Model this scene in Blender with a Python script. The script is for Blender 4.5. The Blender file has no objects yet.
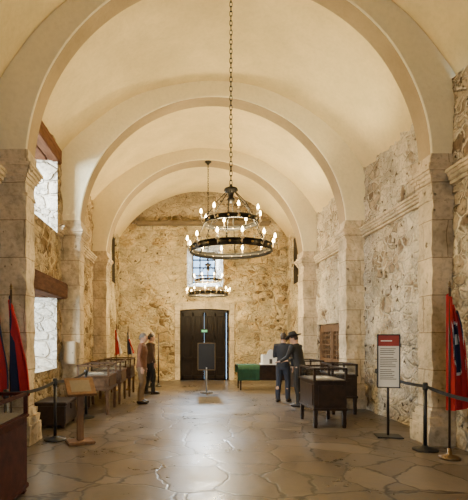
import bpy, bmesh, math, random
from mathutils import Vector, Matrix, Euler, noise as mn
random.seed(7)
C = bpy.context.scene.collection
PI = math.pi
CX, CZ, F = -0.75, 1.6, 450.0
def PX(px, Y): return CX + (px-182)*Y/F          # where a picture column stands at depth Y
def PZ(py, Y): return CZ + (338-py)*Y/F

# ------------------------------------------------------------------ materials
def new(name):
    m = bpy.data.materials.new(name); m.use_nodes = True
    nt = m.node_tree
    return m, nt, nt.nodes['Principled BSDF']
def N(nt, t, **kw):
    n = nt.nodes.new(t)
    for k, v in kw.items():
        if k.startswith('i_'): n.inputs[k[2:].replace('_', ' ')].default_value = v
        else: setattr(n, k, v)
    return n
def ramp(nt, src, stops):
    r = N(nt, 'ShaderNodeValToRGB'); e = r.color_ramp.elements
    while len(e) > 1: e.remove(e[-1])
    for i, (p, c) in enumerate(stops):
        x = e[0] if i == 0 else e.new(p)
        x.position = p
        x.color = c if len(c) == 4 else (*c, 1)
    nt.links.new(src, r.inputs[0]); return r.outputs[0]
def g(v): return (v, v, v)
def mix(nt, fac, a, b, mode='MIX'):
    n = N(nt, 'ShaderNodeMix', data_type='RGBA', blend_type=mode)
    for i, v in ((0, fac), (6, a), (7, b)):
        if hasattr(v, 'links'): nt.links.new(v, n.inputs[i])
        elif i == 0: n.inputs[0].default_value = v
        else: n.inputs[i].default_value = (*v, 1) if len(v) == 3 else v
    return n.outputs[2]
def noise(nt, vec, scale, detail=6, rough=.6):
    n = N(nt, 'ShaderNodeTexNoise'); n.inputs['Scale'].default_value = scale
    n.inputs['Detail'].default_value = detail; n.inputs['Roughness'].default_value = rough
    nt.links.new(vec, n.inputs['Vector']); return n
def coords(nt, stretch=(1, 1, 1), distort=0.0, dscale=2.0):
    tc = N(nt, 'ShaderNodeTexCoord'); mp = N(nt, 'ShaderNodeMapping')
    mp.inputs['Scale'].default_value = stretch
    nt.links.new(tc.outputs['Object'], mp.inputs['Vector'])
    v = mp.outputs[0]
    if distort:
        nz = noise(nt, v, dscale, 4)
        s = N(nt, 'ShaderNodeVectorMath', operation='SUBTRACT'); s.inputs[1].default_value = (.5, .5, .5)
        nt.links.new(nz.outputs['Color'], s.inputs[0])
        k = N(nt, 'ShaderNodeVectorMath', operation='SCALE'); k.inputs['Scale'].default_value = distort
        nt.links.new(s.outputs[0], k.inputs[0])
        a = N(nt, 'ShaderNodeVectorMath', operation='ADD')
        nt.links.new(v, a.inputs[0]); nt.links.new(k.outputs[0], a.inputs[1])
        v = a.outputs[0]
    return tc.outputs['Object'], v
def bump(nt, b, h, strength, dist):
    n = N(nt, 'ShaderNodeBump'); n.inputs['Strength'].default_value = strength; n.inputs['Distance'].default_value = dist
    nt.links.new(h, n.inputs['Height']); nt.links.new(n.outputs[0], b.inputs['Normal'])

def rubble(name, dark, mid, light, mortar, plaster, p0, p1, scale=4.6, ghost=.45, pit=.28, bd=.10, st=.7):
    """rubble masonry: separate uneven stones of two sizes in wide mortar, partly under worn plaster"""
    m, nt, b = new(name)
    raw, v = coords(nt, (1, 1, 1.45), .18, 2.6)
    fine = noise(nt, raw, 18, 4, .6); blot = noise(nt, raw, 1.9, 3, .5)
    def layer(sc):
        vo = N(nt, 'ShaderNodeTexVoronoi'); vo.inputs['Scale'].default_value = sc; nt.links.new(v, vo.inputs['Vector'])
        ed = N(nt, 'ShaderNodeTexVoronoi', feature='DISTANCE_TO_EDGE'); ed.inputs['Scale'].default_value = sc; nt.links.new(v, ed.inputs['Vector'])
        sep = N(nt, 'ShaderNodeSeparateColor'); nt.links.new(vo.outputs['Color'], sep.inputs[0])
        stone = ramp(nt, sep.outputs[0], [(0, dark), (.25, mid), (.62, light), (.85, mid), (1, dark)])
        em = ramp(nt, ed.outputs[0], [(.03, g(0)), (.09, g(.9)), (.20, g(1))])
        mo = mix(nt, .85, mortar, ramp(nt, sep.outputs[1], [(.15, g(.32)), (.45, g(1))]), 'MULTIPLY')
        stone = mix(nt, .8, stone, ramp(nt, fine.outputs[0], [(.33, g(.55)), (.5, g(1)), (.68, g(1.15))]), 'MULTIPLY')
        return mix(nt, em, mo, stone), em
    c1, e1 = layer(scale); c2, e2 = layer(scale*.58)
    pick = ramp(nt, blot.outputs[0], [(.48, g(0)), (.52, g(1))])
    col = mix(nt, pick, c1, c2); em = mix(nt, pick, e1, e2)
    big = noise(nt, raw, .85, 9, .68)
    pm = ramp(nt, big.outputs[0], [(p0, g(0)), (p1, g(1))])
    pcol = mix(nt, ramp(nt, blot.outputs[0], [(.36, g(0)), (.60, g(1))]), tuple(c*.72 for c in plaster), plaster)
    pcol = mix(nt, .8, pcol, ramp(nt, fine.outputs[0], [(.34, g(.66)), (.54, g(1))]), 'MULTIPLY')
    pcol = mix(nt, ghost, pcol, col)
    col = mix(nt, pm, col, pcol)
    stain = noise(nt, raw, 1.1, 4, .55)
    col = mix(nt, st, col, ramp(nt, stain.outputs[0], [(.36, g(.60)), (.52, g(1)), (.7, g(1.15))]), 'MULTIPLY')
    pits = noise(nt, raw, 7.5, 2, .5)
    pk = ramp(nt, pits.outputs[0], [(pit, g(.9)), (pit+.06, g(0))])
    col = mix(nt, pk, col, tuple(c*.45 for c in dark))
    nt.links.new(col, b.inputs['Base Color']); b.inputs['Roughness'].default_value = .95
    b.inputs['Specular IOR Level'].default_value = .15
    h = mix(nt, .25, em, fine.outputs[0])
    h = mix(nt, pm, h, mix(nt, .6, fine.outputs[0], h))
    h = mix(nt, pk, h, g(0))
    bump(nt, b, h, 1.0, bd)
    return m
def plaster(name, c, var=.18):
    m, nt, b = new(name)
    raw, v = coords(nt)
    n1 = noise(nt, raw, .9, 8, .6); n2 = noise(nt, raw, 14, 6, .6)
    col = mix(nt, ramp(nt, n1.outputs[0], [(.35, g(0)), (.68, g(1))]), tuple(x*(1-var) for x in c), c)
    col = mix(nt, .25, col, ramp(nt, n2.outputs[0], [(.3, g(.7)), (.6, g(1))]), 'MULTIPLY')
    nt.links.new(col, b.inputs['Base Color']); b.inputs['Roughness'].default_value = .85
    b.inputs['Specular IOR Level'].default_value = .2
    bump(nt, b, mix(nt, .4, n1.outputs[0], n2.outputs[0]), .45, .04)
    return m
def ashlar(name, c, dark, row=.5, width=.9, c2=.82):
    m, nt, b = new(name)
    tc = N(nt, 'ShaderNodeTexCoord'); raw = tc.outputs['Object']
    sp = N(nt, 'ShaderNodeSeparateXYZ'); nt.links.new(raw, sp.inputs[0])
    ad = N(nt, 'ShaderNodeMath', operation='ADD'); nt.links.new(sp.outputs[0], ad.inputs[0]); nt.links.new(sp.outputs[1], ad.inputs[1])
    cb = N(nt, 'ShaderNodeCombineXYZ'); nt.links.new(ad.outputs[0], cb.inputs[0]); nt.links.new(sp.outputs[2], cb.inputs[1])
    br = N(nt, 'ShaderNodeTexBrick'); nt.links.new(cb.outputs[0], br.inputs['Vector'])
    br.inputs['Color1'].default_value = (*c, 1); br.inputs['Color2'].default_value = (*[x*c2 for x in c], 1)
    br.inputs['Mortar'].default_value = (*dark, 1); br.inputs['Scale'].default_value = 1
    br.inputs['Brick Width'].default_value = width; br.inputs['Row Height'].default_value = row; br.inputs['Mortar Size'].default_value = .007
    n = noise(nt, raw, 14, 4, .6); n2 = noise(nt, raw, 2.3, 3, .5)
    col = mix(nt, .75, br.outputs['Color'], ramp(nt, n.outputs[0], [(.32, g(.65)), (.5, g(1)), (.70, g(1.1))]), 'MULTIPLY')
    col = mix(nt, .85, col, ramp(nt, n2.outputs[0], [(.32, g(.58)), (.52, g(1)), (.72, g(1.15))]), 'MULTIPLY')
    pits = noise(nt, raw, 9, 2, .5)
    pk = ramp(nt, pits.outputs[0], [(.26, g(.8)), (.31, g(0))])
    col = mix(nt, pk, col, tuple(x*.4 for x in dark))
    nt.links.new(col, b.inputs['Base Color']); b.inputs['Roughness'].default_value = .9
    b.inputs['Specular IOR Level'].default_value = .2
    bump(nt, b, mix(nt, pk, mix(nt, .5, br.outputs['Color'], n.outputs[0]), g(0)), .9, .05)
    return m
def flagstone(name):
    m, nt, b = new(name)
    raw, v = coords(nt, (1, 1, .01), .36, 1.5)
    sc = 1.5
    vo = N(nt, 'ShaderNodeTexVoronoi'); vo.inputs['Scale'].default_value = sc; nt.links.new(v, vo.inputs['Vector'])
    ed = N(nt, 'ShaderNodeTexVoronoi', feature='DISTANCE_TO_EDGE'); ed.inputs['Scale'].default_value = sc; nt.links.new(v, ed.inputs['Vector'])
    sep = N(nt, 'ShaderNodeSeparateColor'); nt.links.new(vo.outputs['Color'], sep.inputs[0])
    st = ramp(nt, sep.outputs[1], [(0, (.098, .074, .053)), (.35, (.138, .106, .076)), (.65, (.122, .102, .084)), (1, (.175, .138, .102))])
    f = noise(nt, raw, 9, 7, .66); sm = noise(nt, raw, 1.3, 7, .62)
    st = mix(nt, .8, st, ramp(nt, f.outputs[0], [(.34, g(.62)), (.5, g(1)), (.66, g(1.25))]), 'MULTIPLY')
    st = mix(nt, .65, st, ramp(nt, sm.outputs[0], [(.35, g(.60)), (.65, g(1.2))]), 'MULTIPLY')
    em = ramp(nt, ed.outputs[0], [(.008, g(0)), (.030, g(1))])
    col = mix(nt, em, (.028, .021, .015), st)
    nt.links.new(col, b.inputs['Base Color'])
    rr = mix(nt, .5, ramp(nt, f.outputs[0], [(.34, g(.24)), (.66, g(.44))]), ramp(nt, sm.outputs[0], [(.36, g(.24)), (.62, g(.42))]))
    nt.links.new(rr, b.inputs['Roughness'])
    b.inputs['Specular IOR Level'].default_value = .5
    bump(nt, b, mix(nt, .4, em, f.outputs[0]), .26, .013)
    return m
def wood(name, a, c, rough=.45, axis=(1, 1, 8), spec=.5):
    m, nt, b = new(name)
    raw, v = coords(nt, axis)
    n = noise(nt, v, 3, 8, .65)
    nt.links.new(ramp(nt, n.outputs[0], [(.3, a), (.7, c)]), b.inputs['Base Color'])
    b.inputs['Specular IOR Level'].default_value = spec
    b.inputs['Roughness'].default_value = rough; bump(nt, b, n.outputs[0], .15, .01)
    return m
def plain(name, c, rough=.5, metal=0, var=.15, scale=20):
    m, nt, b = new(name)
    raw, v = coords(nt)
    n = noise(nt, raw, scale, 4)
    nt.links.new(ramp(nt, n.outputs[0], [(.3, tuple(x*(1-var) for x in c)), (.7, c)]), b.inputs['Base Color'])
    b.inputs['Roughness'].default_value = rough; b.inputs['Metallic'].default_value = metal
    return m
def emit(name, c, s):
    m, nt, b = new(name)
    b.inputs['Base Color'].default_value = (*c, 1)
    b.inputs['Emission Color'].default_value = (*c, 1); b.inputs['Emission Strength'].default_value = s
    return m
def glass(name, tint=(.9, .95, 1), gl=.12):
    m, nt, b = new(name)
    nt.nodes.remove(b); out = nt.nodes['Material Output']
    t = N(nt, 'ShaderNodeBsdfTransparent'); t.inputs[0].default_value = (*tint, 1)
    gs = N(nt, 'ShaderNodeBsdfGlossy'); gs.inputs['Roughness'].default_value = .05
    mx = N(nt, 'ShaderNodeMixShader'); mx.inputs[0].default_value = gl
    nt.links.new(t.outputs[0], mx.inputs[1]); nt.links.new(gs.outputs[0], mx.inputs[2]); nt.links.new(mx.outputs[0], out.inputs[0])
    return m
M = dict(
 wall_r=rubble('rubble_right', (.18, .12, .07), (.44, .34, .22), (.66, .545, .385), (.76, .66, .49), (.90, .80, .61), .46, .52, 4.3, .34, .29, .09),
 wall_l=rubble('rubble_left', (.15, .09, .04), (.40, .28, .14), (.62, .47, .26), (.62, .48, .28), (.80, .65, .41), .49, .56, 4.3, .40, .29, .10),
 wall_b=rubble('rubble_back', (.18, .11, .047), (.48, .345, .17), (.69, .53, .285), (.75, .60, .35), (.91, .775, .50), .45, .51, 3.8, .30, .28, .09),
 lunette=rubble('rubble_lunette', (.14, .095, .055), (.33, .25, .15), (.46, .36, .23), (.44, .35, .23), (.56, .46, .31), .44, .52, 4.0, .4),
 reveal=rubble('limewashed_reveal', (.42, .345, .25), (.64, .555, .43), (.80, .73, .60), (.66, .57, .44), (.90, .84, .72), .45, .54, 3.8, .35, .25, .08, .5),
 vault=plaster('cream_plaster', (.86, .69, .365), .20),
 rib=plaster('rib_plaster', (.94, .825, .535), .10), soffit_shade=plaster('shaded_rib_plaster', (.44, .33, .185), .28),  # second one: rib plaster darkened to paint shade on the arch undersides
 pier=ashlar('ashlar', (.69, .56, .375), (.32, .24, .15), .56, .9, .80),
 doorstone=ashlar('door_stone', (.74, .62, .43), (.30, .22, .14)),
 floor=flagstone('flagstone'),
 lintel=wood('lintel_wood', (.045, .02, .010), (.14, .064, .030), .85, (6, 1, 6), .05),
 redlintel=wood('red_lintel_wood', (.085, .036, .018), (.22, .105, .055), .8, (6, 1, 6), .1),
 beam=wood('grey_beam_wood', (.10, .075, .05), (.21, .165, .11), .85, (1, 6, 6), .1),
 door=wood('door_wood', (.006, .004, .003), (.020, .0115, .007), .5, (8, 8, 1), .2),
 plank=wood('weathered_plank_wood', (.09, .052, .028), (.21, .13, .075), .8, (1, 8, 1), .15),
 case=wood('case_wood', (.013, .0075, .005), (.042, .022, .012), .4, (3, 3, 3), .3),
 lightcase=wood('light_case_wood', (.06, .032, .016), (.14, .077, .039), .45, (3, 3, 3), .3),
 redwood=wood('red_wood', (.028, .007, .004), (.080, .020, .012), .6, (3, 3, 3), .1),
 oak=wood('oak', (.12, .060, .028), (.24, .13, .06), .5, (8, 8, 1), .3),
 darkpole=wood('dark_pole_wood', (.03, .016, .009), (.08, .04, .02), .4, (8, 8, 1)),
 black=plain('black_iron', (.02, .018, .016), .45, .7),
 blackp=plain('black_plastic', (.012, .012, .014), .45),
 blackwhite=plain('pale_steel', (.62, .68, .78), .3, .3),
 brass=plain('brass', (.75, .52, .20), .3, .9), bronze=plain('bronze', (.20, .13, .06), .45, .7),
 candle=plain('candle_sleeve', (.75, .62, .40), .5),
 bulb=emit('bulb_glow', (1.0, .70, .30), 65), lit=emit('lit_panel', (.10, .55, .28), .7),
 white=plain('white_board', (.90, .89, .86), .5, 0, .04),
 ink=plain('dark_ink', (.07, .065, .06), .6),
 redhead=plain('red_header', (.36, .04, .028), .5),
 flagred=plain('flag_red', (.55, .016, .018), .75, 0, .3, 6),
 flagblue=plain('flag_blue', (.012, .017, .06), .75, 0, .25, 6),
 flagwhite=plain('flag_white', (.78, .74, .70), .75, 0, .1, 6),
 green=plain('green_cloth', (.018, .085, .038), .8, 0, .3, 8),
 parchment=plain('parchment', (.72, .62, .44), .7),
 felt=plain('felt', (.22, .18, .125), .9),
 beige=plain('beige_box', (.50, .40, .27), .6),
 glass=glass('case_glass', (.92, .95, 1), .06), pane=glass('window_pane', (.80, .90, 1.0), .06),
 skin=plain('skin', (.52, .30, .20), .55, 0, .08), eye=plain('eye', (.04, .03, .03), .2), lip=plain('lip', (.38, .14, .11), .5),
 hairb=plain('brown_hair', (.05, .028, .016), .6, 0, .4, 60), hairg=plain('grey_hair', (.20, .17, .14), .6, 0, .3, 60),
 navy=plain('navy_cloth', (.022, .024, .032), .8, 0, .3), charcoal=plain('charcoal_cloth', (.025, .023, .022), .8, 0, .3),
 rust=plain('rust_cloth', (.20, .085, .045), .8, 0, .3), khaki=plain('khaki_cloth', (.22, .14, .075), .8, 0, .25),
 brownc=plain('brown_cloth', (.11, .06, .035), .8, 0, .3),
 denim=plain('denim', (.03, .035, .055), .8, 0, .3), shoe=plain('shoe_leather', (.03, .02, .015), .5),
)

# ------------------------------------------------------------------ mesh helpers
def obj(name, bm, m, parent=None, smooth=False):
    me = bpy.data.meshes.new(name)
    bmesh.ops.recalc_face_normals(bm, faces=bm.faces)
    bm.to_mesh(me); bm.free()
    for mm in (m if isinstance(m, list) else [m]): me.materials.append(mm)
    if smooth:
        for p in me.polygons: p.use_smooth = True
    o = bpy.data.objects.new(name, me); C.objects.link(o)
    if parent: o.parent = parent
    return o
def tag(o, label, cat, group=None):
    o['label'] = label; o['category'] = cat
    if group: o['group'] = group
    return o
def thing(name, label, cat, loc=(0, 0, 0), rz=0, group=None):
    o = bpy.data.objects.new(name, None); C.objects.link(o); o.empty_display_size = .1
    o.location = loc; o.rotation_euler = (0, 0, rz)
    return tag(o, label, cat, group)
def struct(name, bm, m, parent=None, smooth=False):
    o = obj(name, bm, m, parent, smooth)
    if not parent: o['kind'] = 'structure'
    return o
def dup(root, loc, rz, label, name=None):
    r = root.copy(); C.objects.link(r); r.location = loc; r.rotation_euler = (0, 0, rz); r['label'] = label
    for ch in list(root.children):
        c = ch.copy(); C.objects.link(c); c.parent = r
        for gch in list(ch.children):
            d = gch.copy(); C.objects.link(d); d.parent = c
    return r
def B(): return bmesh.new()
def box(bm, x0, x1, y0, y1, z0, z1, bev=0, mi=0, mat4=None):
    r = bmesh.ops.create_cube(bm, size=1)
    vs = r['verts']
    for v in vs:
        v.co = Vector(((x0+x1)/2+v.co.x*(x1-x0), (y0+y1)/2+v.co.y*(y1-y0), (z0+z1)/2+v.co.z*(z1-z0)))
        if mat4: v.co = mat4 @ v.co
    fs = {f for v in vs for f in v.link_faces}
    for f in fs: f.material_index = mi
    if bev:
        es = list({e for v in vs for e in v.link_edges})
        bmesh.ops.bevel(bm, geom=es, offset=bev, segments=2, affect='EDGES')
    return bm
def quad(bm, pts, mi=0):
    f = bm.faces.new([bm.verts.new(p) for p in pts]); f.material_index = mi; return f
def lathe(bm, prof, seg=20, c=(0, 0, 0)):
    rings = []
    for r, z in prof:
        if r < 1e-5: rings.append([bm.verts.new((c[0], c[1], c[2]+z))])
        else: rings.append([bm.verts.new((c[0]+r*math.cos(2*PI*i/seg), c[1]+r*math.sin(2*PI*i/seg), c[2]+z)) for i in range(seg)])
    for a, b in zip(rings, rings[1:]):
        for i in range(seg):
            j = (i+1) % seg
            if len(a) == 1 and len(b) == 1: continue
            if len(a) == 1: bm.faces.new((a[0], b[i], b[j]))
            elif len(b) == 1: bm.faces.new((a[i], b[0], a[j]))
            else: bm.faces.new((a[i], b[i], b[j], a[j]))
    return bm
def tube(bm, pts, rads, seg=8, u=None, mi=0):
    pts = [Vector(p) for p in pts]; rings = []
    if not isinstance(rads, (list, tuple)): rads = [rads]*len(pts)
    n = len(pts)
    ref = Vector(u) if u else None
    for k in range(n):
        d = (pts[min(k+1, n-1)]-pts[max(k-1, 0)]).normalized()
        a = ref if ref else (Vector((0, 0, 1)) if abs(d.z) < .9 else Vector((1, 0, 0)))
        a = (a-d*a.dot(d)).normalized(); b = d.cross(a)
        if not u: ref = a
        r = rads[k]; ru, rv = r if isinstance(r, (tuple, list)) else (r, r)
        rings.append([bm.verts.new(pts[k]+a*ru*math.cos(2*PI*i/seg)+b*rv*math.sin(2*PI*i/seg)) for i in range(seg)])
    fs = []
    for a, b in zip(rings, rings[1:]):
        for i in range(seg): fs.append(bm.faces.new((a[i], a[(i+1) % seg], b[(i+1) % seg], b[i])))
    fs.append(bm.faces.new(rings[0][::-1])); fs.append(bm.faces.new(rings[-1]))
    for f in fs: f.material_index = mi
    return bm
def ell(bm, c, r, mat4=None, u=14, v=10):
    vs = bmesh.ops.create_uvsphere(bm, u_segments=u, v_segments=v, radius=1)['verts']
    for x in vs:
        x.co = Vector((c[0]+x.co.x*r[0], c[1]+x.co.y*r[1], c[2]+x.co.z*r[2]))
        if mat4: x.co = mat4 @ x.co
    return vs
def torus(bm, R, r, c=(0, 0, 0), mat4=None, S=12, s=6, sx=1):
    rows = []
    for i in range(S):
        a = 2*PI*i/S; row = []
        for j in range(s):
            b = 2*PI*j/s
            p = Vector(((R+r*math.cos(b))*math.cos(a)*sx, (R+r*math.cos(b))*math.sin(a), r*math.sin(b)))
            if mat4: p = mat4 @ p
            row.append(bm.verts.new(p+Vector(c)))
        rows.append(row)
    for i in range(S):
        for j in range(s):
            bm.faces.new((rows[i][j], rows[(i+1) % S][j], rows[(i+1) % S][(j+1) % s], rows[i][(j+1) % s]))

# ------------------------------------------------------------------ the room
XL, XR, XRF, XC, RR, SP = -3.45, 3.35, 3.24, -.05, 3.02, 4.05
YF, YB = -2.6, 17.0
PIERS = [(6.7, 7.08, .14), (10.2, 10.65, 0), (13.8, 14.4, 0)]      # front, back, extra height of the arch
bm = B(); quad(bm, [(XL-.3, YF, 0), (XR+.3, YF, 0), (XR+.3, YB+.6, 0), (XL-.3, YB+.6, 0)])
struct('floor', bm, M['floor'])

def wall(name, P, a0, a1, z0, z1, holes, relief, mats):
    """P(a,z,d) maps along-wall, height and depth behind the face to a point; holes = (a0,a1,z0,z1,depth,inset,closed).
    The face is a fine grid whose points are pushed back unevenly, so the masonry has real relief."""
    bm = B()
    def cuts(lo, hi, marks):
        ms = sorted({lo, hi, *marks}); out = []
        for p, q in zip(ms, ms[1:]):
            n = max(1, round((q-p)/.085)); out += [p+(q-p)*k/n for k in range(n)]
        return out+[hi]
    As = cuts(a0, a1, [x for h in holes for x in h[:2]]); Zs = cuts(z0, z1, [x for h in holes for x in h[2:4]])
    def inside(a, z, e): return any(h[0]-e < a < h[1]+e and h[2]-e < z < h[3]+e for h in holes)
    grid = {}
    def vert(i, j):
        if (i, j) not in grid:
            a, z = As[i], Zs[j]
            p = Vector(P(a, z, 0))
            d = 0 if inside(a, z, 1e-4) else relief*min(1, max(0, .45+.8*mn.noise(p*2.9)+.6*mn.noise(p*6.5)))
            grid[i, j] = bm.verts.new(P(a, z, d))
        return grid[i, j]
    for i in range(len(As)-1):
        for j in range(len(Zs)-1):
            if inside((As[i]+As[i+1])/2, (Zs[j]+Zs[j+1])/2, 0): continue
            bm.faces.new((vert(i, j), vert(i+1, j), vert(i+1, j+1), vert(i, j+1))).smooth = True
    for h in holes:
        b0, b1, y0, y1, d, ins, closed = h
        I = [(b0, y0), (b1, y0), (b1, y1), (b0, y1)]
        O = [(b0+ins, y0+(ins if y0 > .05 else 0)), (b1-ins, y0+(ins if y0 > .05 else 0)), (b1-ins, y1-ins*.5), (b0+ins, y1-ins*.5)]
        for k in range(4):
            l = (k+1) % 4
            n = 9                                        # uneven jambs
            strip = []
            for t in range(n+1):
                p, q = Vector(P(*[I[k][c]+(I[l][c]-I[k][c])*t/n for c in (0, 1)], 0)), Vector(P(*[O[k][c]+(O[l][c]-O[k][c])*t/n for c in (0, 1)], d))
                strip.append([bm.verts.new(p.lerp(q, r/5)+(Vector((.0, mn.noise(p.lerp(q, r/5)*3.1), mn.noise(p.lerp(q, r/5)*3.3)))*.08 if 0 < r < 5 and relief > .055 else Vector())) for r in range(6)])
            for s1, s2 in zip(strip, strip[1:]):
                for r in range(5):
                    f = bm.faces.new((s1[r], s2[r], s2[r+1], s1[r+1])); f.material_index = 1; f.smooth = True
        if closed: quad(bm, [P(*o, d) for o in O], 1)
    return struct(name, bm, mats)
UW = (7.9, 9.75, 3.88, 5.72); LW = (7.6, 9.7, .95, 2.7)
wall('wall_left', lambda a, z, d: (XL-d, a, z), YF, 14.4, 0, 5.86, [(*UW, .95, .12, False), (*LW, .85, .12, False)], .07, [M['wall_l'], M['reveal']])
wall('wall_right', lambda a, z, d: (XR+d, a, z), 6.85, 14.4, 0, 5.46, [(11.45, 13.6, 0, 2.0, .3, 0, True)], .07, [M['wall_r'], M['wall_r']])
wall('wall_right_entrance', lambda a, z, d: (XRF+d, a, z), YF, 6.85, 0, 5.46, [], .07, [M['wall_r'], M['wall_r']])
SL = (15.1, 16.2, 3.5, 5.2)
wall('wall_left_sanctuary', lambda a, z, d: (-3.1-d, a, z), 14.3, YB+.05, 0, 5.46, [(*SL, .3, .05, True)], .05, [M['wall_b'], M['wall_b']])
wall('wall_right_sanctuary', lambda a, z, d: (3.2+d, a, z), 14.3, YB+.05, 0, 5.46, [(*SL, .3, .05, True)], .05, [M['wall_b'], M['wall_b']])
wall('wall_front', lambda a, z, d: (a, YF-d, z), XL-.12, XR+.12, 0, 7.6, [(-1.3, 1.2, 0, 3.2, .8, 0, False)], .05, [M['wall_r'], M['pier']])
DX0, DX1, DZ = PX(180, YB), PX(229, YB), 2.72
BW = (PX(187, YB), PX(223, YB), 3.55, 5.12)
wall('wall_back', lambda a, z, d: (a, YB+d, z), -3.2, 3.3, 0, 5.93, [(DX0, DX1, 0, DZ, .5, 0, False), (*BW, .95, .24, False)], .05, [M['wall_b'], M['reveal']])
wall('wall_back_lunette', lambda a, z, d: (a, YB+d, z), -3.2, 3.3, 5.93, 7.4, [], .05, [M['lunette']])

def vault(name, y0, y1, xc, hw, springs, crown):
    """two arcs meeting level at the crown; springs = height of the left and right springing"""
    bm = B(); n = 28; m = int((y1-y0)/.3); prev = None
    prof = []
    for s, spring in ((-1, springs[0]), (1, springs[1])):
        rise = crown-spring; R = (hw*hw+rise*rise)/(2*rise); cz = crown-R; a = math.asin(hw/R)
        half = [(s*a*i/n, R, cz) for i in range(n+1)]
        prof += half[::-1] if s < 0 else half[1:]
    for t, R, cz in prof:
        p = []
        for j in range(m+1):
            y = y0+(y1-y0)*j/m; q = Vector((xc+R*math.sin(t), y, cz+R*math.cos(t)))
            r = R+.035*mn.noise(q*.9)
            p.append(bm.verts.new((xc+r*math.sin(t), y, cz+r*math.cos(t))))
        if prev:
            for j in range(m): bm.faces.new((prev[j], prev[j+1], p[j+1], p[j]))
        prev = p
    return struct(name, bm, M['vault'], None, True)
vault('ceiling', 6.9, 14.2, XC, 3.50, (5.74, 5.28), 7.43)
vault('ceiling_entrance', YF-.02, 6.9, XC, 3.50, (5.28, 5.28), 7.46)
vault('ceiling_sanctuary', 14.2, YB+.1, .05, 3.22, (5.30, 5.30), 7.15)
tn = [0]
def trim(bm, m, smooth=False):
    tn[0] += 1; return struct('trim_%d' % tn[0], bm, m, None, smooth)
def worn(bm, amp, cut=.12):
    """subdivides blocks and pushes their points about, so edges look chipped"""
    for _ in range(6):
        es = [e for e in bm.edges if e.calc_length() > cut]
        if not es: break
        bmesh.ops.subdivide_edges(bm, edges=es, cuts=1, use_grid_fill=True)
    for v in bm.verts:
        p = v.co.copy()
        v.co += Vector((mn.noise(p*4+Vector((9, 0, 0)))+.6*mn.noise(p*11), mn.noise(p*4+Vector((0, 7, 0)))+.6*mn.noise(p*11+Vector((3, 0, 0))), 0))*amp
for (y0, y1, up) in PIERS:                               # transverse arches
    bm = B(); n = 64; rows = []
    for i in range(n+1):
        t = PI*i/n; c, s = math.cos(t), math.sin(t)
        w = .012*mn.noise(Vector((c*3, y0, s*3)))
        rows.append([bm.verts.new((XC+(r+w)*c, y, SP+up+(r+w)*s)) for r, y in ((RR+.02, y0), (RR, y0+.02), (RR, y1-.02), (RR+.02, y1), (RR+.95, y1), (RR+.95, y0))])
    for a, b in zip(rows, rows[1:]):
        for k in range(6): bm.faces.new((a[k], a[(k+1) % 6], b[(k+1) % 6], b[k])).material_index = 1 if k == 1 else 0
    trim(bm, [M['rib'], M['soffit_shade']])  # undersides take the darker plaster, shade put into the colour
    for s in (-1, 1):                                    # pilasters with moulded capital and plinth
        CAP = (.32 if s < 0 else .26) if y0 < 8 else .18
        xi = XC+s*RR; xw = (XL-.12) if s < 0 else (XR+.12)
        def slab(bm, e, z0, z1):
            xa, xb = sorted((xi-s*e, xw)); box(bm, xa, xb, y0-e, y1+e, z0, z1)
        bm = B(); slab(bm, 0, .5, 3.62+CAP)
        slab(bm, .09, 0, .30); slab(bm, .065, .30, .42); slab(bm, .03, .42, .52)
        for e, z0, z1 in ((.02, 3.40, 3.45), (.012, 3.62, 3.67), (.035, 3.67, 3.72), (.06, 3.72, 3.77), (.085, 3.77, 3.82), (.11, 3.82, 3.87), (.055, 3.87, 3.94), (.02, 3.94, 4.085)): slab(bm, e, z0+CAP, z1+CAP)
        worn(bm, .026)
        trim(bm, M['pier'])
def cornice(s, y0, y1, x=None):
    x = x or (XR if s > 0 else XL)
    bm = B()
    for e, z0, z1 in ((.03, 3.72, 3.78), (.06, 3.78, 3.83), (.09, 3.83, 3.88), (.12, 3.88, 3.92), (.05, 3.92, 3.97)):
        xa, xb = sorted((x-s*e, x+s*.12)); box(bm, xa, xb, y0, y1, z0+.15, z1+.15)
    worn(bm, .016, .2)
    trim(bm, M['pier'])
cornice(1, YF, 6.66, XRF); cornice(1, 7.16, 10.15); cornice(1, 10.70, 13.75)
cornice(-1, YF, 6.66); cornice(-1, 9.85, 10.15); cornice(-1, 10.70, 13.75)
# timber lintels over the left openings, ledge on the back wall
bm = B()
for k in range(4): box(bm, XL-.92+.24*k, XL-.92+.24*k+.225, UW[0]-.15, UW[1]+.15, 5.44+.01*(k % 2), 5.70, .012)
box(bm, XL-.10, XL+.05, UW[0]-.2, UW[1]+.2, 5.42, 5.74, .02)
worn(bm, .01, .25)
trim(bm, M['redlintel'])
bm = B()
for k in range(3): box(bm, XL-.80+.22*k, XL-.80+.22*k+.205, LW[0]-.15, LW[1]+.12, 2.46+.01*(k % 2), 2.76, .012)
trim(bm, M['lintel'])
bm = B(); box(bm, XL-.15, XL+.17, LW[0]-.28, LW[1]+.28, 2.46, 2.80, .02); trim(bm, M['lintel'])
bm = B(); box(bm, -2.45, 2.55, YB-.20, YB+.08, 5.84, 5.99, .015); trim(bm, M['beam'])
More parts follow.
